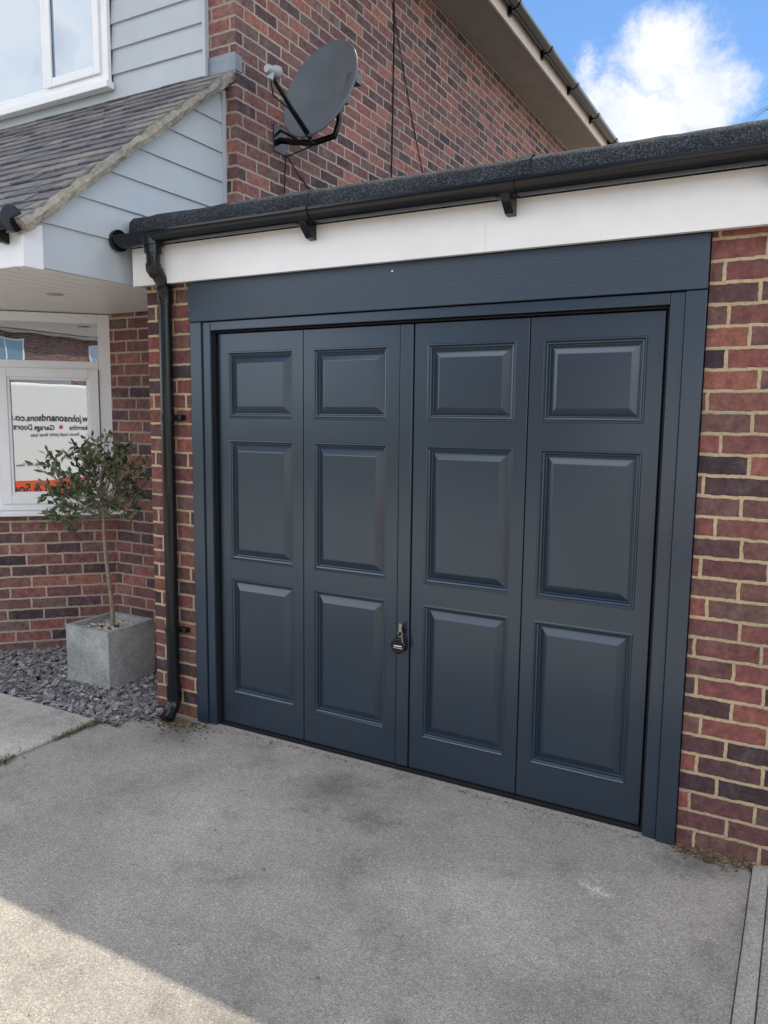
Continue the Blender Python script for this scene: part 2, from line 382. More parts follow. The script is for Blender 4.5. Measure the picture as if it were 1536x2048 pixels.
o = b.build('leaf_litter', M['litter']); o['kind'] = 'stuff'; tag(o, 'crumbs of soil and dead leaves along the wall foot', 'leaf litter')

# ---------------------------------------------------------------- garage
GA = thing('garage', (-0.7, 3, 0), 'flat roofed brick garage with dark blue grey door', 'garage')
b = B()
b.box(-3.068, -2.766, 0, 0.727, -0.05, 2.45)
b.box(-2.90, -2.766, 0.727, 6.0, -0.05, 2.45)
b.box(-0.354, 1.60, 0, 0.22, -0.05, 2.45)
b.box(1.38, 1.60, 0.22, 6.0, -0.05, 2.45)
b.box(-2.766, 1.38, 5.8, 6.0, -0.05, 2.45)
b.box(-2.766, -0.354, 0.02, 0.22, 2.20, 2.45)
b.build('wall', M['brick'], GA)
b = B()
prof = [(-0.068, 2.46), (-0.075, 2.53), (-0.072, 2.585), (-0.045, 2.610), (0.0, 2.616), (0.06, 2.605), (0.14, 2.575), (0.14, 2.46)]
nseg = 90; xs = [-3.105 + (1.72 + 3.105) * i / nseg for i in range(nseg + 1)]
vs = []
for i, x in enumerate(xs):
    for (py, pz) in prof: vs.append((x, py + random.gauss(0, .0012), pz + random.gauss(0, .0016) + 0.003 * math.sin(x * 2.1)))
k = len(prof); fs = []
for i in range(nseg):
    for j in range(k - 1): fs.append((i * k + j, (i + 1) * k + j, (i + 1) * k + j + 1, i * k + j + 1))
b.add(vs, fs, True); b.add(vs[:k], [tuple(range(k))]); b.add(vs[-k:], [tuple(reversed(range(k)))])
b.box(-3.062, 1.72, 0.13, 6.2, 2.47, 2.572)
for sx in (-2.06, -1.05, -0.04): 
    b.add([(sx, py - .004 if py < 0 else py, pz + .004) for py, pz in prof[1:7]] + [(sx + .05, py - .004 if py < 0 else py, pz + .004) for py, pz in prof[1:7]], [(j, j + 6, j + 7, j + 1) for j in range(5)])
b.build('roof', M['felt'], GA)
b = B()
b.box(-3.10, -1.1778, -0.062, -0.036, 2.270, 2.455); b.box(-1.1762, 1.70, -0.062, -0.036, 2.270, 2.455); b.box(-1.19, -1.16, -0.0605, -0.036, 2.271, 2.454)
b.box(-3.10, 1.70, -0.036, -0.002, 2.276, 2.284)
b.box(-3.10, -3.085, -0.036, 0.3, 2.270, 2.455)
b.build('fascia', M['white'], GA)
gut = B(); gc = (-0.117, 2.500); GR = .052
half_gutter(gut, (-3.13, gc[0], gc[1]), (1.72, gc[0], gc[1]), GR)
gut.box(-3.13, 1.72, gc[0] - GR - .003, gc[0] - GR + .004, gc[1] - .006, gc[1] + .003)
gut.tube([(-3.145, gc[0], gc[1] - .012), (-3.125, gc[0], gc[1] - .012)], 0.054, 20)
gutter = gut.build('gutter', M['black'], GA)
for bx in (-1.99, -1.07, -0.15, 0.77):
    q = B(); half_gutter(q, (bx - .04, gc[0], gc[1]), (bx + .04, gc[0], gc[1]), GR + .005, t=.004)
    q.prism([(bx - .018, -0.063, 2.39), (bx - .018, -0.063, 2.455), (bx - .018, -0.155, 2.460), (bx - .018, -0.135, 2.43), (bx - .018, -0.095, 2.395)], (0.036, 0, 0))
    q.box(bx - .04, bx + .04, gc[0] - GR - .009, gc[0] - GR - .002, gc[1] - .008, gc[1] + .007)
    q.build('bracket', M['black'], gutter, 0.001)
dp = B(); px, py = -2.900, -0.045
path = [(px, gc[0], 2.455), (px, gc[0], 2.40), (px, gc[0], 2.355), (px, gc[0] + .012, 2.325), (px, gc[0] + .060, 2.275), (px, py - .008, 2.255), (px, py, 2.225), (px, py, 2.1), (px, py, 1.2), (px, py, 0.13)]
dp.tube(path, 0.034, 20)
dp.tube([(px, gc[0], 2.46), (px, gc[0], 2.405)], 0.042, 20); dp.tube([(px - .005, gc[0], 2.48), (px, gc[0], 2.44)], 0.052, 20)
dp.tube([(px, gc[0], 2.355), (px, gc[0], 2.335), (px, gc[0] + .02, 2.315)], 0.039, 20)
dp.tube([(px, py - .02, 2.268), (px, py, 2.24), (px, py, 2.17)], 0.040, 20)
dp.tube([(px, py, 0.18), (px, py, 0.115)], 0.040, 20)
dp.tube([(px, py, 0.14), (px, py, 0.10), (px, py - .012, 0.07), (px + .005, py - .045, 0.040), (px + .01, py - .075, 0.022)], [.036, .036, .037, .037, .036], 20)
down = dp.build('drainpipe', M['black'], GA)
for zz in (1.606, 0.489):
    q = B(); q.tube([(px, py, zz - .014), (px, py, zz + .014)], 0.0395, 20); q.box(px - .085, px + .085, -0.012, -0.004, zz - .014, zz + .014)
    q.box(px + .030, px + .080, -0.035, -0.012, zz - .011, zz + .011)
    q.build('bracket', M['black'], down, 0.002)

# door
DX0, DX1 = -2.627, -0.497; DZ0, DZ1 = 0.022, 2.020; YD = 0.030
dr = B()
dr.box(DX0 - .02, DX1 + .02, YD + .03, YD + .06, 0.01, 2.04)
door = dr.build('garage_door', M['rubber'], GA); door['label'] = 'four leaf raised panel dark blue grey garage door'
strip = 0.066; lw = (DX1 - DX0 - strip) / 4
leaf_x = [DX0, DX0 + lw, DX0 + 2 * lw + strip, DX0 + 3 * lw + strip]
rows = [(1.606, 1.932), (0.889, 1.500), (0.175, 0.793)]
rings = [(0, 0), (.0025, -.0028), (.007, -.0032), (.0105, .0015), (.0125, .0060), (.0185, .0085), (.0225, .0190), (.0250, .0198), (.0275, .0186), (.0560, .0030), (.0590, .002)]
for li, x0 in enumerate(leaf_x):
    q = B(); gp = 0.0022; a, c_ = x0 + gp, x0 + lw - gp; z0, z1 = DZ0, DZ1
    m0 = (lw - 0.398) / 2 + (0.003 if li % 2 == 0 else -0.003); pa, pb = x0 + m0, x0 + m0 + 0.398
    def quad(xa, xb, za, zb): q.add([(xa, YD, za), (xb, YD, za), (xb, YD, zb), (xa, YD, zb)], [(0, 1, 2, 3)])
    e = 0.002
    quad(a + e, pa, z0, z1 - e); quad(pb, c_ - e, z0, z1 - e)
    zs = sorted([z for r in rows for z in r]); zs = [z0] + zs + [z1 - e]
    for i in range(0, len(zs), 2): quad(pa, pb, zs[i], zs[i + 1])
    q.add([(a, YD + e, z0), (a + e, YD, z0), (a + e, YD, z1 - e), (a, YD + e, z1)], [(0, 1, 2, 3)])
    q.add([(c_ - e, YD, z0), (c_, YD + e, z0), (c_, YD + e, z1), (c_ - e, YD, z1 - e)], [(0, 1, 2, 3)])
    q.add([(a, YD + .03, z0), (a, YD + e, z0), (a, YD + e, z1), (a, YD + .03, z1)], [(0, 1, 2, 3)])
    q.add([(c_, YD + e, z0), (c_, YD + .03, z0), (c_, YD + .03, z1), (c_, YD + e, z1)], [(0, 1, 2, 3)])
    q.add([(a, YD + e, z1), (a + e, YD, z1 - e), (c_ - e, YD, z1 - e), (c_, YD + e, z1), (c_, YD + .03, z1), (a, YD + .03, z1)], [(0, 1, 2, 3), (0, 3, 4, 5)])
    for (ra, rb) in rows:
        vs = []
        for ins, dep in rings:
            vs += [(pa + ins, YD + dep, ra + ins), (pb - ins, YD + dep, ra + ins), (pb - ins, YD + dep, rb - ins), (pa + ins, YD + dep, rb - ins)]
        fs = []
        for i in range(len(rings) - 1):
            for j in range(4):
                fs.append((i * 4 + j, i * 4 + (j + 1) % 4, (i + 1) * 4 + (j + 1) % 4, (i + 1) * 4 + j))
        i = len(rings) - 1; fs.append((i * 4, i * 4 + 1, i * 4 + 2, i * 4 + 3))
        q.add(vs, fs)
    q.build('door_leaf', M['door'], door)
sx0 = DX0 + 2 * lw + .002; sx1 = sx0 + strip - .004
q = B(); q.box(sx0, sx1, YD - .008, YD + .02, DZ0, DZ1); q.build('centre_strip', M['door'], door, 0.004, 3)
q = B()
q.box(-2.763, -2.690, -0.020, 0.06, 0.0, 2.078); q.box(-0.427, -0.357, -0.020, 0.06, 0.0, 2.078)
q.box(-2.6885, -2.640, -0.010, 0.07, 0.004, 2.0765); q.box(-0.480, -0.4285, -0.010, 0.07, 0.004, 2.0765)
q.box(-2.6385, -0.4815, -0.010, 0.07, 2.034, 2.0765)
q.build('frame', M['door'], door, 0.003)
q = B(); q.box(-2.6385, -2.630, 0.012, 0.07, 0.004, 2.032); q.box(-0.490, -0.4815, 0.014, 0.07, 0.004, 2.032); q.box(-2.63, -0.49, 0.014, 0.07, 2.0245, 2.0325)
q.box(-2.63, -0.49, 0.016, 0.06, 0.001, 0.018); q.build('seal', M['rubber'], door, 0.002)
q = B(); q.box(-2.763, -0.357, -0.028, 0.04, 2.0795, 2.269); q.build('head_panel', M['panel'], door, 0.002)
q = B(); q.tube([(-1.61, -0.0295, 2.236), (-1.61, -0.027, 2.236)], 0.004, 12); q.build('screw_cap', M['upvc'], door)
q = B(); cx = (sx0 + sx1) / 2
q.tube([(cx, YD - .008, 0.672), (cx, YD - .016, 0.672), (cx, YD - .018, 0.672)], [.020, .020, .017], 28)
q.tube([(cx, YD - .018, 0.672), (cx, YD - .026, 0.672)], 0.010, 20)
q.build('lock', M['black'], door)
K = thing('key_ring', (cx, YD - .03, 0.6), 'keys in the lock with round black fob', 'keys')
q = B()
kx = cx
def disc_poly(cx_, cz_, r, yy, n=24): return [(cx_ + math.cos(2 * math.pi * i / n) * r, yy, cz_ + math.sin(2 * math.pi * i / n) * r) for i in range(n)]
q.prism(disc_poly(kx, 0.672, 0.009, YD - .030), (0, -.0025, 0)); q.box(kx - .003, kx + .003, YD - .034, YD - .022, .666, .678)
q.prism([(kx - .007, YD - .034, .680), (kx + .008, YD - .034, .676), (kx + .011, YD - .034, .698), (kx - .004, YD - .034, .704)], (0, -.0025, 0))
q.prism([(kx + .010, YD - .044, .652), (kx + .015, YD - .044, .654), (kx + .022, YD - .044, .622), (kx + .017, YD - .044, .619)], (0, -.002, 0))
q.tube([(kx + .002 + .012 * math.cos(a * math.pi / 8), YD - .037 + .003 * math.sin(a * math.pi / 8), .655 + .013 * math.sin(a * math.pi / 8)) for a in range(17)], .0012, 6)
q.build('key', M['brass'], K)
q = B(); q.tube([(kx - .006, YD - .034, .598), (kx - .006, YD - .041, .598), (kx - .006, YD - .043, .598)], [.036, .036, .033], 36)
q.prism([(kx - .016, YD - .036, .630), (kx + .004, YD - .036, .630), (kx + .004, YD - .036, .652), (kx - .004, YD - .036, .656), (kx - .014, YD - .036, .648)], (0, -.004, 0))
q.build('fob', M['black'], K)
q = B(); q.box(kx - .026, kx + .014, YD - .0438, YD - .0431, .597, .601); q.box(kx - .030, kx + .018, YD - .0438, YD - .0431, .589, .5905)
q.build('fob_marking', M['upvc'], K)

# ---------------------------------------------------------------- house
HO = thing('brick_house', (-6, 5, 0), 'two storey brick house with grey cladding and porch roof', 'house')
YH = 0.73; XH = -3.065
b = B(); b.box(-9.0, XH, YH, 9.5, -0.05, 5.115)
P0 = Vector((-4.75, 0.15, 0)); T = Vector((math.sqrt(.5), math.sqrt(.5), 0)); NN = Vector((math.sqrt(.5), -math.sqrt(.5), 0)); FL = 0.824
P1 = P0 + T * FL
b.prism([(-8.0, YH - .001, -0.05), (-8.0, 0.15, -0.05), (P0.x, P0.y, -0.05), (P1.x, YH - .001, -0.05)], (0, 0, 0.99))
b.build('wall', M['brick_house'], HO)
def fb(q, s0, s1, n0, n1, z0, z1, mi=0):
    q.obox(P0 + T * s0 + NN * n0 + Vector((0, 0, z0)), T * (s1 - s0), NN * (n1 - n0), (0, 0, z1 - z0), mi)
bay = B()
bay.prism([(-8.0, YH - .002, 0.975), (-8.0, 0.22, 0.975), (P0.x, P0.y + .10, 0.975), (P1.x - .08, YH - .002, 0.975)], (0, 0, 1.30))
bayo = bay.build('bay_window', M['navy'], HO); bayo['label'] = 'white framed angled bay window'
q = B()
fb(q, 0.0, .115, -.06, .0, .975, 2.275); fb(q, .745, FL, -.06, .0, .975, 2.275)
fb(q, .115, .745, -.06, 0, 2.215, 2.275); fb(q, .115, .745, -.06, 0, 1.905, 1.965); fb(q, .115, .745, -.06, 0, .975, 1.035)
q.box(-4.87, -4.765, 0.142, 0.2, .975, 2.275)
for xx in (-5.9, -7.0, -8.0): q.box(xx, xx + .08, 0.15, .21, .975, 2.275)
q.box(-8.0, -4.87, 0.15, .21, .975, 1.06); q.box(-8.0, -4.87, 0.15, .21, 2.2, 2.275); q.box(-8.0, -4.87, .15, .21, 1.9, 1.97)
q.build('frame', M['upvc'], bayo, 0.004)
q = B()
def rectring(s0, s1, z0, z1, w, n0, n1):
    fb(q, s0, s0 + w, n0, n1, z0, z1); fb(q, s1 - w, s1, n0, n1, z0, z1); fb(q, s0 + w, s1 - w, n0, n1, z0, z0 + w); fb(q, s0 + w, s1 - w, n0, n1, z1 - w, z1)
rectring(.118, .742, 1.020, 1.915, .062, .002, .020)
rectring(.178, .684, 1.080, 1.855, .020, .001, .010)
q.build('sash', M['upvc'], bayo, 0.005)
q = B(); fb(q, .115, .745, -.03, -.022, 1.965, 2.215); q.build('glass', M['glass'], bayo)
q = B(); fb(q, .19, .672, -.016, -.008, 1.085, 1.85); q.build('glass', M['glass'], bayo)
q = B(); q.box(-8.0, -4.87, .18, .19, 1.06, 2.2); q.build('glass', M['glass'], bayo)
q = B()
q.prism([(-8.05, .16, .942), (-8.05, .085, .942), (P0.x + .03, .085, .942), (P1.x + .115, YH - .003, .942), (P1.x - .05, YH - .003, .942), (P0.x, .16, .942)], (0, 0, .032))
q.build('sill', M['upvc'], bayo, 0.006)

uw = B(); uw.box(-5.90, -4.04, YH - .032, YH - .001, 3.70, 5.0); uwo = uw.build('upper_window', M['navy'], HO)
q = B()
q.box(-5.92, -5.85, YH - .062, YH - .033, 3.70, 5.02); q.box(-4.105, -4.035, YH - .062, YH - .033, 3.70, 5.02)
q.box(-5.85, -4.105, YH - .062, YH - .033, 3.70, 3.765); q.box(-5.85, -4.105, YH - .062, YH - .033, 4.95, 5.02); q.box(-4.655, -4.585, YH - .062, YH - .033, 3.765, 4.95)
q.build('frame', M['upvc'], uwo, 0.004)
q = B()
for (a, c_, d, e) in ((-4.60, -4.095, 3.755, 4.96),):
    q.box(a, a + .055, YH - .078, YH - .063, d, e); q.box(c_ - .055, c_, YH - .078, YH - .063, d, e); q.box(a + .055, c_ - .055, YH - .078, YH - .063, d, d + .055); q.box(a + .055, c_ - .055, YH - .078, YH - .063, e - .055, e)
q.build('sash', M['upvc'], uwo, 0.004)
q = B(); q.box(-5.85, -4.655, YH - .040, YH - .035, 3.765, 4.95); q.build('glass', M['glassup'], uwo)
q = B(); q.box(-4.585, -4.105, YH - .060, YH - .052, 3.765, 4.95); q.build('glass', M['glassup'], uwo)
q = B(); q.box(-5.95, -4.015, YH - .095, YH - .0335, 3.655, 3.698); q.build('sill', M['upvc'], uwo, 0.005)

b = B(); z = 3.45; XC = -3.285
while z < 5.1:
    z1 = min(z + .15, 5.112)
    b.add([(-9, YH - .030, z), (XC, YH - .030, z), (XC, YH - .016, z1), (-9, YH - .016, z1), (-9, YH - .001, z), (XC, YH - .001, z), (XC, YH - .001, z1)],
          [(0, 1, 2, 3), (4, 5, 1, 0), (1, 5, 6, 2)]); z = z1
b.box(XC, XC + .022, YH - .034, YH - .001, 3.45, 5.112)
b.build('cladding', M['clad'], HO)

# porch roof
PR = B(); xr = -3.085; yb = YH; yf = -0.70; sl = (3.576 - 2.48) / 1.36
th = math.atan(sl); up = Vector((0, math.cos(th), math.sin(th))); nr = Vector((0, -math.sin(th), math.cos(th)))
eave = Vector((0, yf, 2.48 + sl * (yf + .63) + .02))
total = (yb - yf) / math.cos(th); gauge = 0.0985; i = 0
while i * gauge < total - .02:
    first = True
    xx = xr
    while xx > -7.0:
        w = 0.165 if not (first and i % 2) else 0.0825
        first = False
        d0 = i * gauge + random.gauss(0, .003); ln = min(0.17, total - i * gauge)
        lift = random.gauss(0, .0018)
        o_ = eave + Vector((xx - w + .0015, 0, 0)) + up * d0 + nr * (0.018 + lift)
        PR.obox(o_, (w - .003, 0, 0), up * ln - nr * 0.017, nr * 0.012)
        xx -= w
    i += 1
pro = PR.build('porch_roof', M['tile'], HO, 0.0015, 1)
q = B()
nv = 50; pv = []
for i in range(nv + 1):
    d0 = total * i / nv; c0 = eave + up * d0
    for (dx_, dn) in ((-.075, -.048), (0.0, -.040), (.012, -.010), (.002, .016), (-.075, .016)):
        pv.append(c0 + Vector((xr + dx_ + random.gauss(0, .003), 0, 0)) + nr * (dn + random.gauss(0, .004)))
fs = []
for i in range(nv):
    for j in range(5): fs.append((i * 5 + j, i * 5 + (j + 1) % 5, (i + 1) * 5 + (j + 1) % 5, (i + 1) * 5 + j))
q.add(pv, fs); q.add(pv[:5], [(0, 1, 2, 3, 4)])
q.build('verge', M['mortar'], pro)
q = B()
q.obox(eave + Vector((-7, 0, 0)) - nr * .03, (7 + xr - .02, 0, 0), up * total, nr * .03); q.build('roof_deck', M['eave'], pro)
q = B()
q.obox(Vector((-3.31, YH - .16, 3.585 - .13)) , (0.235, 0, 0), (0, .16, .13), (0, -.004, .006))
q.box(-3.262, XH + .004, YH - .012, YH - .001, 3.58, 3.70)
q.box(XH + .001, XH + .008, YH - .012, YH + .05, 3.60, 3.69)
q.build('flashing', M['lead'], pro, 0.003)
q = B()
def yfr(z): return -0.63 if z <= 2.47 else -0.63 + (z - 2.47) / sl
z = 2.285; XT = -3.16; first = True
while z < 3.53:
    z1 = min(z + (.205 if first else .165), 3.55); first = False
    ya, yc = yfr(z), yfr(z1)
    if ya < 0.70:
        q.add([(XT + .014, ya, z), (XT + .014, .70, z), (XT + .002, .70, z1), (XT + .002, min(yc, .70), z1), (XT - .01, ya, z), (XT - .01, .70, z)], [(0, 1, 2, 3), (4, 5, 1, 0)])
    z = z1
q.box(XT - .01, XT + .020, .70, YH - .001, 2.285, 3.50)
q.build('cladding', M['clad'], pro)
q = B()
xx = -3.165
q.box(-8, -3.17, -0.60, YH - .002, 2.295, 2.303)
while xx > -7:
    q.box(xx - .093, xx, -0.60, YH - .002, 2.281, 2.291); xx -= .1015
q.build('soffit', M['soffit'], pro, 0.003)
q = B(); q.tube([(-3.75, -0.02, 2.283), (-3.75, -0.02, 2.276)], 0.045, 28); q.tube([(-3.75, -0.02, 2.277), (-3.75, -0.02, 2.2745)], 0.028, 24, mi=1); q.build('spotlight', [M['metal'], M['greyplastic']], pro)
q = B(); q.box(-8, -3.155, -0.665, -0.640, 2.275, 2.475); q.box(-3.180, -3.135, -0.668, -0.56, 2.272, 2.47); q.build('fascia', M['upvc'], pro, 0.004)
q = B(); half_gutter(q, (-8, -0.725, 2.475), (-3.13, -0.725, 2.475), 0.056); q.tube([(-3.14, -0.725, 2.463), (-3.12, -0.725, 2.463)], 0.058, 20)
q.prism([(-3.25, -0.668, 2.375), (-3.25, -0.668, 2.43), (-3.25, -0.75, 2.425), (-3.25, -0.70, 2.38)], (0.025, 0, 0)); half_gutter(q, (-3.27, -0.725, 2.475), (-3.21, -0.725, 2.475), .061)
q.build('gutter', M['black'], pro)

# main roof and eaves
XE = -2.647
q = B(); r0 = Vector((XE - .05, .3, 5.26)); rd = Vector((-6.03, .3, 7.6)); r1 = Vector((-9.4, .3, 5.26))
q.prism([r0 + Vector((.10, 0, .02)), rd + Vector((0, 0, .08)), r1, r1 - Vector((0, 0, .06)), rd - Vector((0, 0, .02)), r0 + Vector((.10, 0, -.04))], (0, 9.6, 0))
q.prism([(-3.07, YH + .02, 5.10), (-6.03, YH + .02, 7.5), (-9, YH + .02, 5.10)], (0, 8.7, 0))
q.build('roof', M['tile'], HO)
q = B(); q.box(XH + .001, XE, .3, 9.9, 5.115, 5.130); q.box(-9.3, XH, .3, YH - .001, 5.115, 5.130); q.build('soffit', M['eave'], HO)
q = B(); q.box(XE, XE + .022, .3, 9.9, 5.105, 5.275); q.box(-9.3, XE, .278, .3, 5.105, 5.275); q.build('fascia', M['fasciapink'], HO, 0.003)
q = B(); half_gutter(q, (XE + .085, .3, 5.255), (XE + .085, 9.9, 5.255), .058, side=Vector((1, 0, 0)))
go = q.build('gutter', M['black'], HO)
for k in range(10):
    yy = 1.1 + k * .95; q = B(); half_gutter(q, (XE + .085, yy - .03, 5.255), (XE + .085, yy + .03, 5.255), .066, t=.006, side=Vector((1, 0, 0)))
    q.box(XE + .022, XE + .05, yy - .02, yy + .02, 5.16, 5.24); q.build('bracket', M['black'], go, .001)
q = B(); q.tube([(XH + .05, 7.3, 2.5), (XH + .05, 7.3, 3.9), (XH + .05, 7.3, 3.95)], .022, 12); q.tube([(XH + .05, 7.3, 3.94), (XH + .05, 7.3, 4.0)], .028, 12); q.build('vent_pipe', M['lead'], HO)

cg = 'dark cables running down the brick side wall'
def cable(pts, r, label):
    q = B(); q.tube(pts, r, 8); o = q.build('cable', M['rubber']); tag(o, label, 'cable', cg)
xw = XH + .008
cable([(xw, 2.62, 5.11), (xw, 2.63, 4.6), (xw + .002, 2.62, 4.0), (xw, 2.61, 3.4), (xw, 2.62, 2.7), (xw, 2.63, 2.55)], .006, 'thick dark cable running straight down the brick wall')
pts = []
for i in range(25):
    t = i / 24; yy = 2.45 + 1.35 * t; zz = 5.11 - 2.1 * t - 0.30 * math.sin(math.pi * t)
    pts.append((xw, yy, zz))
cable(pts + [(xw, 3.9, 2.95), (xw, 4.1, 2.75)], .004, 'thin dark cable sagging diagonally across the brick wall')

# ---------------------------------------------------------------- satellite dish
SD = thing('satellite_dish', (XH, 1.15, 3.34), 'dark grey oval satellite dish bracketed to brick wall', 'satellite dish')
C = Vector((-2.70, 1.05, 3.55)); Nn = Vector((-.10, -.93, .35)).normalized(); W = Vector((0.994, -.107, 0)); W = (W - Nn * W.dot(Nn)).normalized(); U = W.cross(Nn) * -1
if U.z < 0: U = -U
q = B(); A_, B_ = .262, .318; nr_, na = 10, 48
for off, flip in ((0, False), (-.006, True)):
    vs = [C - Nn * .06 + Nn * off]; fs = []
    for i in range(1, nr_ + 1):
        r = i / nr_
        for j in range(na):
            a = 2 * math.pi * j / na
            vs.append(C + W * A_ * r * math.cos(a) + U * B_ * r * math.sin(a) + Nn * (-.06 + .06 * r * r + off))
    for j in range(na): fs.append((0, 1 + j, 1 + (j + 1) % na))
    for i in range(nr_ - 1):
        for j in range(na):
            p = 1 + i * na; fs.append((p + j, p + na + j, p + na + (j + 1) % na, p + (j + 1) % na))
    if flip: fs = [tuple(reversed(f)) for f in fs]
    q.add(vs, fs, True)
q.tube([C + W * A_ * math.cos(2 * math.pi * j / 48) + U * B_ * math.sin(2 * math.pi * j / 48) - Nn * .006 for j in range(49)], .007, 8, False)
q.build('reflector', M['dishgrey'], SD)
LN = C + Nn * .36 - U * .18
q = B(); p0 = C - U * .31 - Nn * .03
q.tube([C - U * .20 - Nn * .055, p0, p0 + (LN - p0) * .5 - U * .02, LN - U * .03], [.012, .015, .013, .012], 10); q.build('feed_arm', M['black'], SD)
q = B(); dn = (C - LN).normalized()
q.tube([LN - dn * .05, LN - dn * .045, LN + dn * .01, LN + dn * .015, LN + dn * .045, LN + dn * .05], [.018, .022, .022, .032, .034, .028], 20); q.tube([LN, LN - U * .06], .017, 12); q.build('receiver', M['greyplastic'], SD)
q = B(); hb = C - Nn * .07
q.box(XH + .001, XH + .008, 1.08, 1.22, 3.26, 3.42)
q.tube([(XH + .005, 1.15, 3.34), (XH + .12, 1.15, 3.31), (XH + .26, 1.16, 3.29), (-2.68, 1.19, 3.32), (-2.655, 1.20, 3.40), (-2.65, 1.20, 3.60)], .019, 12)
q.tube([(XH + .005, 1.15, 3.40), (XH + .16, 1.155, 3.31)], .008, 8)
q.obox(hb - W * .05 - U * .08 - Nn * .05, W * .10, U * .16, Nn * .06)
q.tube([hb - Nn * .04, Vector((-2.65, 1.20, 3.52))], .022, 12)
q.box(-2.70, -2.60, 1.17, 1.23, 3.50, 3.56)
q.tube([Vector((-2.65, 1.20, 3.53)) - W * .02, Vector((-2.50, 1.10, 3.56))], .012, 8)
q.box(-2.52, -2.45, 1.06, 1.12, 3.54, 3.60)
q.build('bracket', M['black'], SD, .002)
q = B(); q.tube([LN - U * .05, LN - U * .12 - Nn * .05, LN - U * .10 - Nn * .18, p0 - U * .02, (-2.80, 1.16, 3.28), (XH + .03, 1.17, 3.24), (XH + .01, 1.18, 3.0), (XH + .01, 1.16, 2.7), (XH + .01, 1.16, 2.55)], .0045, 8)
q.tube([(XH + .03, 1.17, 3.26), (XH + .008, 1.35, 3.18), (XH + .008, 1.7, 3.02), (XH + .008, 2.1, 2.86), (XH + .008, 2.3, 2.6)], .004, 8)
q.build('lead_wire', M['rubber'], SD)

# ---------------------------------------------------------------- planter + tree
q = B(); X0, X1, Y0, Y1, H = -3.850, -3.490, 0.040, 0.400, 0.365; t = .028
q.box(X0, X1, Y0, Y1, 0.0, 0.29)
q.box(X0, X0 + t, Y0, Y1, .29, H); q.box(X1 - t, X1, Y0, Y1, .29, H); q.box(X0 + t, X1 - t, Y0, Y0 + t, .29, H); q.box(X0 + t, X1 - t, Y1 - t, Y1, .29, H)
po = q.build('planter', M['pot']); tag(po, 'square weathered grey concrete planter on slate chippings', 'planter')
q = B(); q.box(X0 + t, X1 - t, Y0 + t, Y1 - t, .291, .325); q.build('soil', M['soil'], po)
q = B()
for i in range(120):
    x = random.uniform(X0 + t + .01, X1 - t - .01); yy = random.uniform(Y0 + t + .01, Y1 - t - .01); s = random.uniform(.007, .015)
    q.tube([(x - s, yy, .330), (x - s * .5, yy, .331), (x + s * .5, yy + s * .3, .331), (x + s, yy + s * .4, .330)], [s * .3, s * .8, s * .75, s * .25], 6)
pb_ = q.build('pebbles', M['pebble'], po); pb_['kind'] = 'stuff'
TR = thing('potted_tree', (-3.67, .22, .32), 'slender standard tree with small round leafy crown', 'tree')
q = B(); tp = []
for i in range(15):
    f = i / 14; tp.append(Vector((-3.665 + .014 * math.sin(f * 5) - .035 * f, .22 + .010 * math.sin(f * 7 + 1), .30 + .82 * f)))
q.tube(tp, [.014 - .005 * i / 14 for i in range(15)], 10)
lv = B()
def leaf(p, d, ln):
    d = d.normalized(); sd = d.cross(Vector((random.gauss(0, 1), random.gauss(0, 1), random.gauss(0, 1)))).normalized(); nn = d.cross(sd)
    w = ln * .20; m1 = p + d * ln * .35 + nn * ln * .03; m2 = p + d * ln * .7; e = p + d * ln - nn * ln * .06
    lv.add([p, m1 + sd * w, m1 - nn * w * .4, m1 - sd * w, m2 + sd * w * .8, m2 - nn * w * .3, m2 - sd * w * .8, e], [(0, 2, 1), (0, 3, 2), (1, 2, 5, 4), (2, 3, 6, 5), (4, 5, 7), (5, 6, 7)])
for i in range(60):
    st = tp[-1 - (i % 3)].copy()
    a = random.uniform(0, 6.28); el = random.uniform(-.4, 1.4)
    rr = random.uniform(.21, .42) * (1.0 if el < 1 else .88)
    if el < 0: rr *= .9
    d = Vector((math.cos(a) * math.cos(el), math.sin(a) * math.cos(el), math.sin(el)))
    end = st + d * rr + Vector((0, 0, .09)); mid = st + d * rr * .5 + Vector((random.gauss(0, .02), random.gauss(0, .02), .02))
    q.tube([st, mid, end], [.004, .0028, .0012], 5, False)
    subs = [(mid, end)]
    for k in range(3):
        s0 = mid.lerp(end, random.uniform(0, .7)); e0 = s0 + (d + Vector((random.gauss(0, .6), random.gauss(0, .6), random.gauss(.2, .5)))).normalized() * random.uniform(.06, .15)
        q.tube([s0, e0], [.002, .001], 4, False); subs.append((s0, e0))
    for (s0, e0) in subs:
        n = random.randint(4, 8)
        for k in range(n):
            p = s0.lerp(e0, (k + .5) / n + .05); dd = (e0 - s0).normalized() + Vector((random.gauss(0, .75), random.gauss(0, .75), random.gauss(.1, .65)))
            leaf(p, dd, random.uniform(.028, .058))
q.build('trunk', M['bark'], TR); lv.build('crown', M['leaf'], TR)

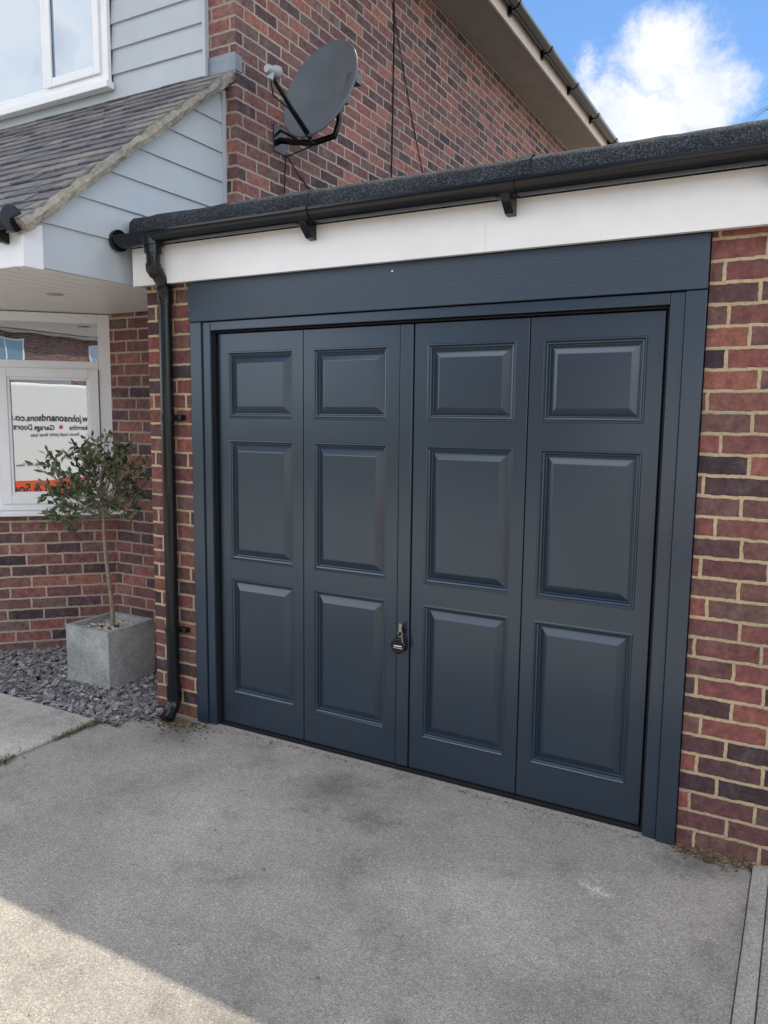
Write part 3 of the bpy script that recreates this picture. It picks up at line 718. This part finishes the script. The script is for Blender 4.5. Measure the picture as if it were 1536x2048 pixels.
# ---------------------------------------------------------------- palm behind garage
PX, PZ = -.42, 5.25
PT = thing('palm_tree', (PX, 7.6, 0), 'spiky palm standing behind the garage roof', 'palm tree')
q = B(); q.tube([(PX, 7.6, 0), (PX + .03, 7.6, 2), (PX, 7.6, 4.1), (PX, 7.6, PZ)], [.14, .11, .09, .05], 12); q.build('trunk', M['bark'], PT)
q = B()
for i in range(90):
    a = random.uniform(0, 6.28); el = random.uniform(-.3, 1.3); ln = random.uniform(.55, .75)
    d = Vector((math.cos(a) * math.cos(el), math.sin(a) * math.cos(el), math.sin(el))); p = Vector((PX, 7.6, PZ)); sd = d.cross(Vector((0, 0, 1))).normalized() * .012
    vs = []
    for k in range(6):
        f = k / 5; c0 = p + d * ln * f - Vector((0, 0, 1)) * .55 * f * f * ln; w = sd * (1 - f * .9)
        vs += [c0 - w, c0 + w]
    q.add(vs, [(2 * k, 2 * k + 1, 2 * k + 3, 2 * k + 2) for k in range(5)])
q.build('crown', M['palm'], PT)

# ---------------------------------------------------------------- houses over the road (mirrored in glass and paint)
def opp_house(x0, x1, y1, h, label, wallm):
    e = thing('neighbour_house', ((x0 + x1) / 2, y1 - 4, 0), label, 'house', 'houses across the road')
    q = B(); q.box(x0, x1, y1 - 8, y1, -.05, h); q.prism([(x0, y1, h), (x0, y1 - 4, h + 2.6), (x0, y1 - 8, h)], (x1 - x0, 0, 0)); q.build('wall', wallm, e)
    q = B(); q.prism([(x0 - .3, y1 + .4, h - .12), (x0 - .3, y1 - 4, h + 2.75), (x0 - .3, y1 - 4, h + 2.62), (x0 - .3, y1 + .4, h - .25)], (x1 - x0 + .6, 0, 0))
    q.prism([(x0 - .3, y1 - 8.4, h - .12), (x0 - .3, y1 - 4, h + 2.75), (x0 - .3, y1 - 4, h + 2.62), (x0 - .3, y1 - 8.4, h - .25)], (x1 - x0 + .6, 0, 0)); q.build('roof', M['tile'], e)
    w_ = x1 - x0
    for fx, z0_, z1_ in ((.2, 3.3, 4.5), (.75, 3.3, 4.5), (.22, .9, 2.2)):
        a, c = x0 + w_ * fx - .8, x0 + w_ * fx + .8
        q = B(); q.box(a, c, y1 + .002, y1 + .03, z0_, z1_); wn = q.build('window', M['glassup'], e)
        q = B(); q.box(a - .07, a, y1 + .002, y1 + .06, z0_ - .07, z1_ + .07); q.box(c, c + .07, y1 + .002, y1 + .06, z0_ - .07, z1_ + .07); q.box(a, c, y1 + .002, y1 + .06, z1_, z1_ + .07); q.box(a, c, y1 + .002, y1 + .08, z0_ - .07, z0_); q.box((a + c) / 2 - .03, (a + c) / 2 + .03, y1 + .031, y1 + .06, z0_, z1_); q.build('frame', M['upvc'], wn)
    q = B(); q.box(x0 + w_ * .7, x0 + w_ * .7 + .95, y1 + .002, y1 + .05, 0, 2.1); q.build('door', M['redvinyl'], e, .01)
opp_house(-13, -3.5, -23, 5.0, 'brick house with tiled gable roof across the road', M['brick_house'])
opp_house(-1.5, 8, -30, 5.0, 'brick house with tiled gable roof across the road', M['brick_house'])
opp_house(10, 19, -23, 5.0, 'brick house with tiled gable roof across the road', M['brick_house'])
HG = B()
for i in range(9000):
    x = random.uniform(-16, 18); 
    if -1 < x < 1.5: continue
    yy = -13.5 + random.gauss(0, .28); zz = random.uniform(0, 1.75) + .12 * math.sin(x * 2.3)
    s = random.uniform(.05, .12); u = Vector((random.gauss(0, 1), random.gauss(0, 1), random.gauss(0, 1))).normalized(); w = u.orthogonal().normalized()
    p = Vector((x, yy, zz)); HG.add([p - u * s, p + w * s * .5, p + u * s, p - w * s * .5], [(0, 1, 2, 3)])
HG.box(-16, -1, -13.65, -13.35, 0, 1.6); HG.box(1.5, 18, -13.65, -13.35, 0, 1.6)
hg = HG.build('hedge', M['leaf']); tag(hg, 'clipped green hedge along the far side of the road', 'hedge'); hg['kind'] = 'stuff'

# ---------------------------------------------------------------- van behind the viewer (seen mirrored in the glass)
VN = thing('white_van', (1, -6.8, 0), 'white tradesman van with dark lettering and orange band', 'van')
q = B(); yv = -5.80
prof = [(-1.9, .28), (3.1, .28), (3.35, .40), (3.38, .95), (3.25, 1.12), (2.55, 1.28), (1.95, 1.98), (1.7, 2.08), (-1.85, 2.10), (-1.95, 2.0), (-1.97, .45)]
q.prism([(x, yv, z) for x, z in prof], (0, -1.9, 0)); q.build('body', M['vanwhite'], VN, .05, 4)
q = B(); q.prism([(2.42, yv + .004, 1.28), (1.90, yv + .004, 1.88), (1.55, yv + .004, 1.88), (1.55, yv + .004, 1.28)], (0, -.01, 0)); q.build('side_window', M['glass'], VN)
q = B(); q.box(-1.90, 3.0, yv - .02, yv + .003, .30, .56); q.build('coloured_band', M['orange'], VN)
for wx in (-1.15, 2.45):
    q = B(); q.tube([(wx, yv - .22, .33), (wx, yv - .01, .33), (wx, yv + .01, .33)], [.33, .33, .29], 32); w = q.build('wheel', M['rubber'], VN)
    q = B(); q.tube([(wx, yv + .008, .33), (wx, yv + .018, .33)], [.20, .17], 24); q.build('rim', M['metal'], w)
q = B()
for yy in (-6.1, -6.35): q.tube([(-1.8, yy, 2.30), (1.5, yy, 2.30)], .022, 8)
for k in range(12): q.tube([(-1.7 + k * .28, -6.1, 2.30), (-1.7 + k * .28, -6.35, 2.30)], .014, 8)
for xx in (-1.2, 0.9): q.box(xx, xx + .04, -7.5, -5.95, 2.10, 2.27)
q.build('roof_rack', M['metal'], VN)
def text(body, x, z, size, mat, bold=0.0):
    cu = bpy.data.curves.new('t', 'FONT'); cu.body = body; cu.size = size; cu.align_x = 'CENTER'; cu.extrude = .001; cu.offset = bold
    to = bpy.data.objects.new('t', cu); col.objects.link(to)
    bpy.context.view_layer.update()
    me = bpy.data.meshes.new_from_object(to.evaluated_get(bpy.context.evaluated_depsgraph_get()))
    bpy.data.objects.remove(to)
    mtx = Matrix(((-1, 0, 0, x), (0, 0, 1, yv + .006), (0, 1, 0, z), (0, 0, 0, 1)))
    me.transform(mtx); me.materials.clear(); me.materials.append(mat)
    o = bpy.data.objects.new('lettering', me); col.objects.link(o); attach(o, VN); return o
text('www.johnsonandsons.co.uk', .49, 1.50, .155, M['navy'], .003)
text('Locksmiths', 1.02, 1.345, .125, M['navy'], .0015); text('*', .60, 1.32, .16, M['redvinyl'], .003); text('Garage Doors', .12, 1.345, .125, M['navy'], .0015)
text('Secure multi point lever locks', .49, 1.24, .075, M['navy'])
text('Johnson & Sons', .25, .365, .21, M['navy'], .004)
text('Locks  Keys  Doors', .0, .80, .06, M['navy'])

# ---------------------------------------------------------------- world, sun, camera
w = bpy.data.worlds.new('World'); scene.world = w; w.use_nodes = True; nt = w.node_tree; nt.nodes.clear()
out = N(nt, 'ShaderNodeOutputWorld'); sky = N(nt, 'ShaderNodeTexSky'); sky.sky_type = 'NISHITA'; sky.sun_disc = False
sky.sun_elevation = math.radians(62); sky.sun_rotation = 0.0; sky.air_density = 1.0; sky.dust_density = 0.2; sky.ozone_density = 4.0
bg = N(nt, 'ShaderNodeBackground'); bg.inputs[1].default_value = 0.15; L(nt, mixc(nt, 1.0, sky.outputs[0], (0.75, 0.92, 1.05), 'MULTIPLY'), bg.inputs[0])
tc = N(nt, 'ShaderNodeTexCoord'); D = tc.outputs['Generated']
nz = noise(nt, D, 8, 12, 0.68)
sub = N(nt, 'ShaderNodeVectorMath', operation='SUBTRACT'); L(nt, nz.outputs['Color'], sub.inputs[0]); sub.inputs[1].default_value = (.5, .5, .5)
sc = N(nt, 'ShaderNodeVectorMath', operation='SCALE'); L(nt, sub.outputs[0], sc.inputs[0]); sc.inputs['Scale'].default_value = 0.17
ad = N(nt, 'ShaderNodeVectorMath', operation='ADD'); L(nt, D, ad.inputs[0]); L(nt, sc.outputs[0], ad.inputs[1])
def blob(c, r0, r1):
    ds = N(nt, 'ShaderNodeVectorMath', operation='DISTANCE'); L(nt, ad.outputs[0], ds.inputs[0]); ds.inputs[1].default_value = c
    mr = N(nt, 'ShaderNodeMapRange'); mr.interpolation_type = 'SMOOTHSTEP'; L(nt, ds.outputs['Value'], mr.inputs[0])
    mr.inputs[1].default_value = r1; mr.inputs[2].default_value = r0; mr.inputs[3].default_value = 0; mr.inputs[4].default_value = 1
    return mr.outputs[0]
ms = [blob(Vector((-287, 1722, 719)).normalized(), .020, .066), blob(Vector((-402, 1643, 609)).normalized(), .018, .058), blob(Vector((-228, 1742, 631)).normalized(), .018, .064), blob(Vector((-330, 1678, 580)).normalized(), .02, .070)]
gn = noise(nt, D, 2.2, 9, 0.6); gr = ramp(nt, [(0.45, (0, 0, 0)), (0.58, (1, 1, 1))]); L(nt, gn.outputs[0], gr.inputs[0])
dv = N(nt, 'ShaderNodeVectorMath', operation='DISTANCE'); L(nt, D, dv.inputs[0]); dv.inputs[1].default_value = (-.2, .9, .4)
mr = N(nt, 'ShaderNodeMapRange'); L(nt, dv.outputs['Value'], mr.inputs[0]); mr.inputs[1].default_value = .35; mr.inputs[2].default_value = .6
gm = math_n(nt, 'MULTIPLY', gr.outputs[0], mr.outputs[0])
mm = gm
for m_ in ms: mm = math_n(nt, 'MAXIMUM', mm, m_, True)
cn = noise(nt, D, 14, 6, 0.6); cr_ = ramp(nt, [(0.3, (.80, .86, .95)), (0.6, (1.0, 1.0, 1.0))]); L(nt, cn.outputs[0], cr_.inputs[0])
st = N(nt, 'ShaderNodeMapRange'); L(nt, mr.outputs[0], st.inputs[0]); st.inputs[3].default_value = 1.08; st.inputs[4].default_value = 2.7  # clouds out of view are added brighter than the visible one, for ambient fill
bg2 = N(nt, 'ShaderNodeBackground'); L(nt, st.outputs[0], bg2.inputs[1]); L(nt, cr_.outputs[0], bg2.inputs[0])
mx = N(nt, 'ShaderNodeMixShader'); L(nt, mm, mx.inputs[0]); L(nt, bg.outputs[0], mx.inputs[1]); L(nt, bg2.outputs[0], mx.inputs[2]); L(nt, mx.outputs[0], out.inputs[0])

sl_ = bpy.data.lights.new('sun', 'SUN'); sl_.energy = 5.0; sl_.angle = math.radians(.53); sl_.color = (1, .90, .72)
so = bpy.data.objects.new('sun', sl_); so.rotation_euler = Vector((.012, -.530, -1)).to_track_quat('-Z', 'Y').to_euler(); so.location = (0, 10, 18); col.objects.link(so)

cd = bpy.data.cameras.new('camera'); cam = bpy.data.objects.new('camera', cd); col.objects.link(cam)
fw = Vector((-0.4789, 0.8691, -0.1230)).normalized(); rt = Vector((0.8751, 0.4838, 0.0105)); rt = (rt - fw * rt.dot(fw)).normalized(); upv = rt.cross(fw)
cam.matrix_world = Matrix(((rt.x, upv.x, -fw.x, 0), (rt.y, upv.y, -fw.y, -3.0), (rt.z, upv.z, -fw.z, 1.624), (0, 0, 0, 1)))
cd.sensor_fit = 'HORIZONTAL'; cd.sensor_width = 36; cd.lens = 36.21; cd.clip_start = .05; cd.clip_end = 2000
scene.camera = cam
scene.view_settings.view_transform = 'Standard'; scene.view_settings.look = 'None'; scene.view_settings.exposure = 0
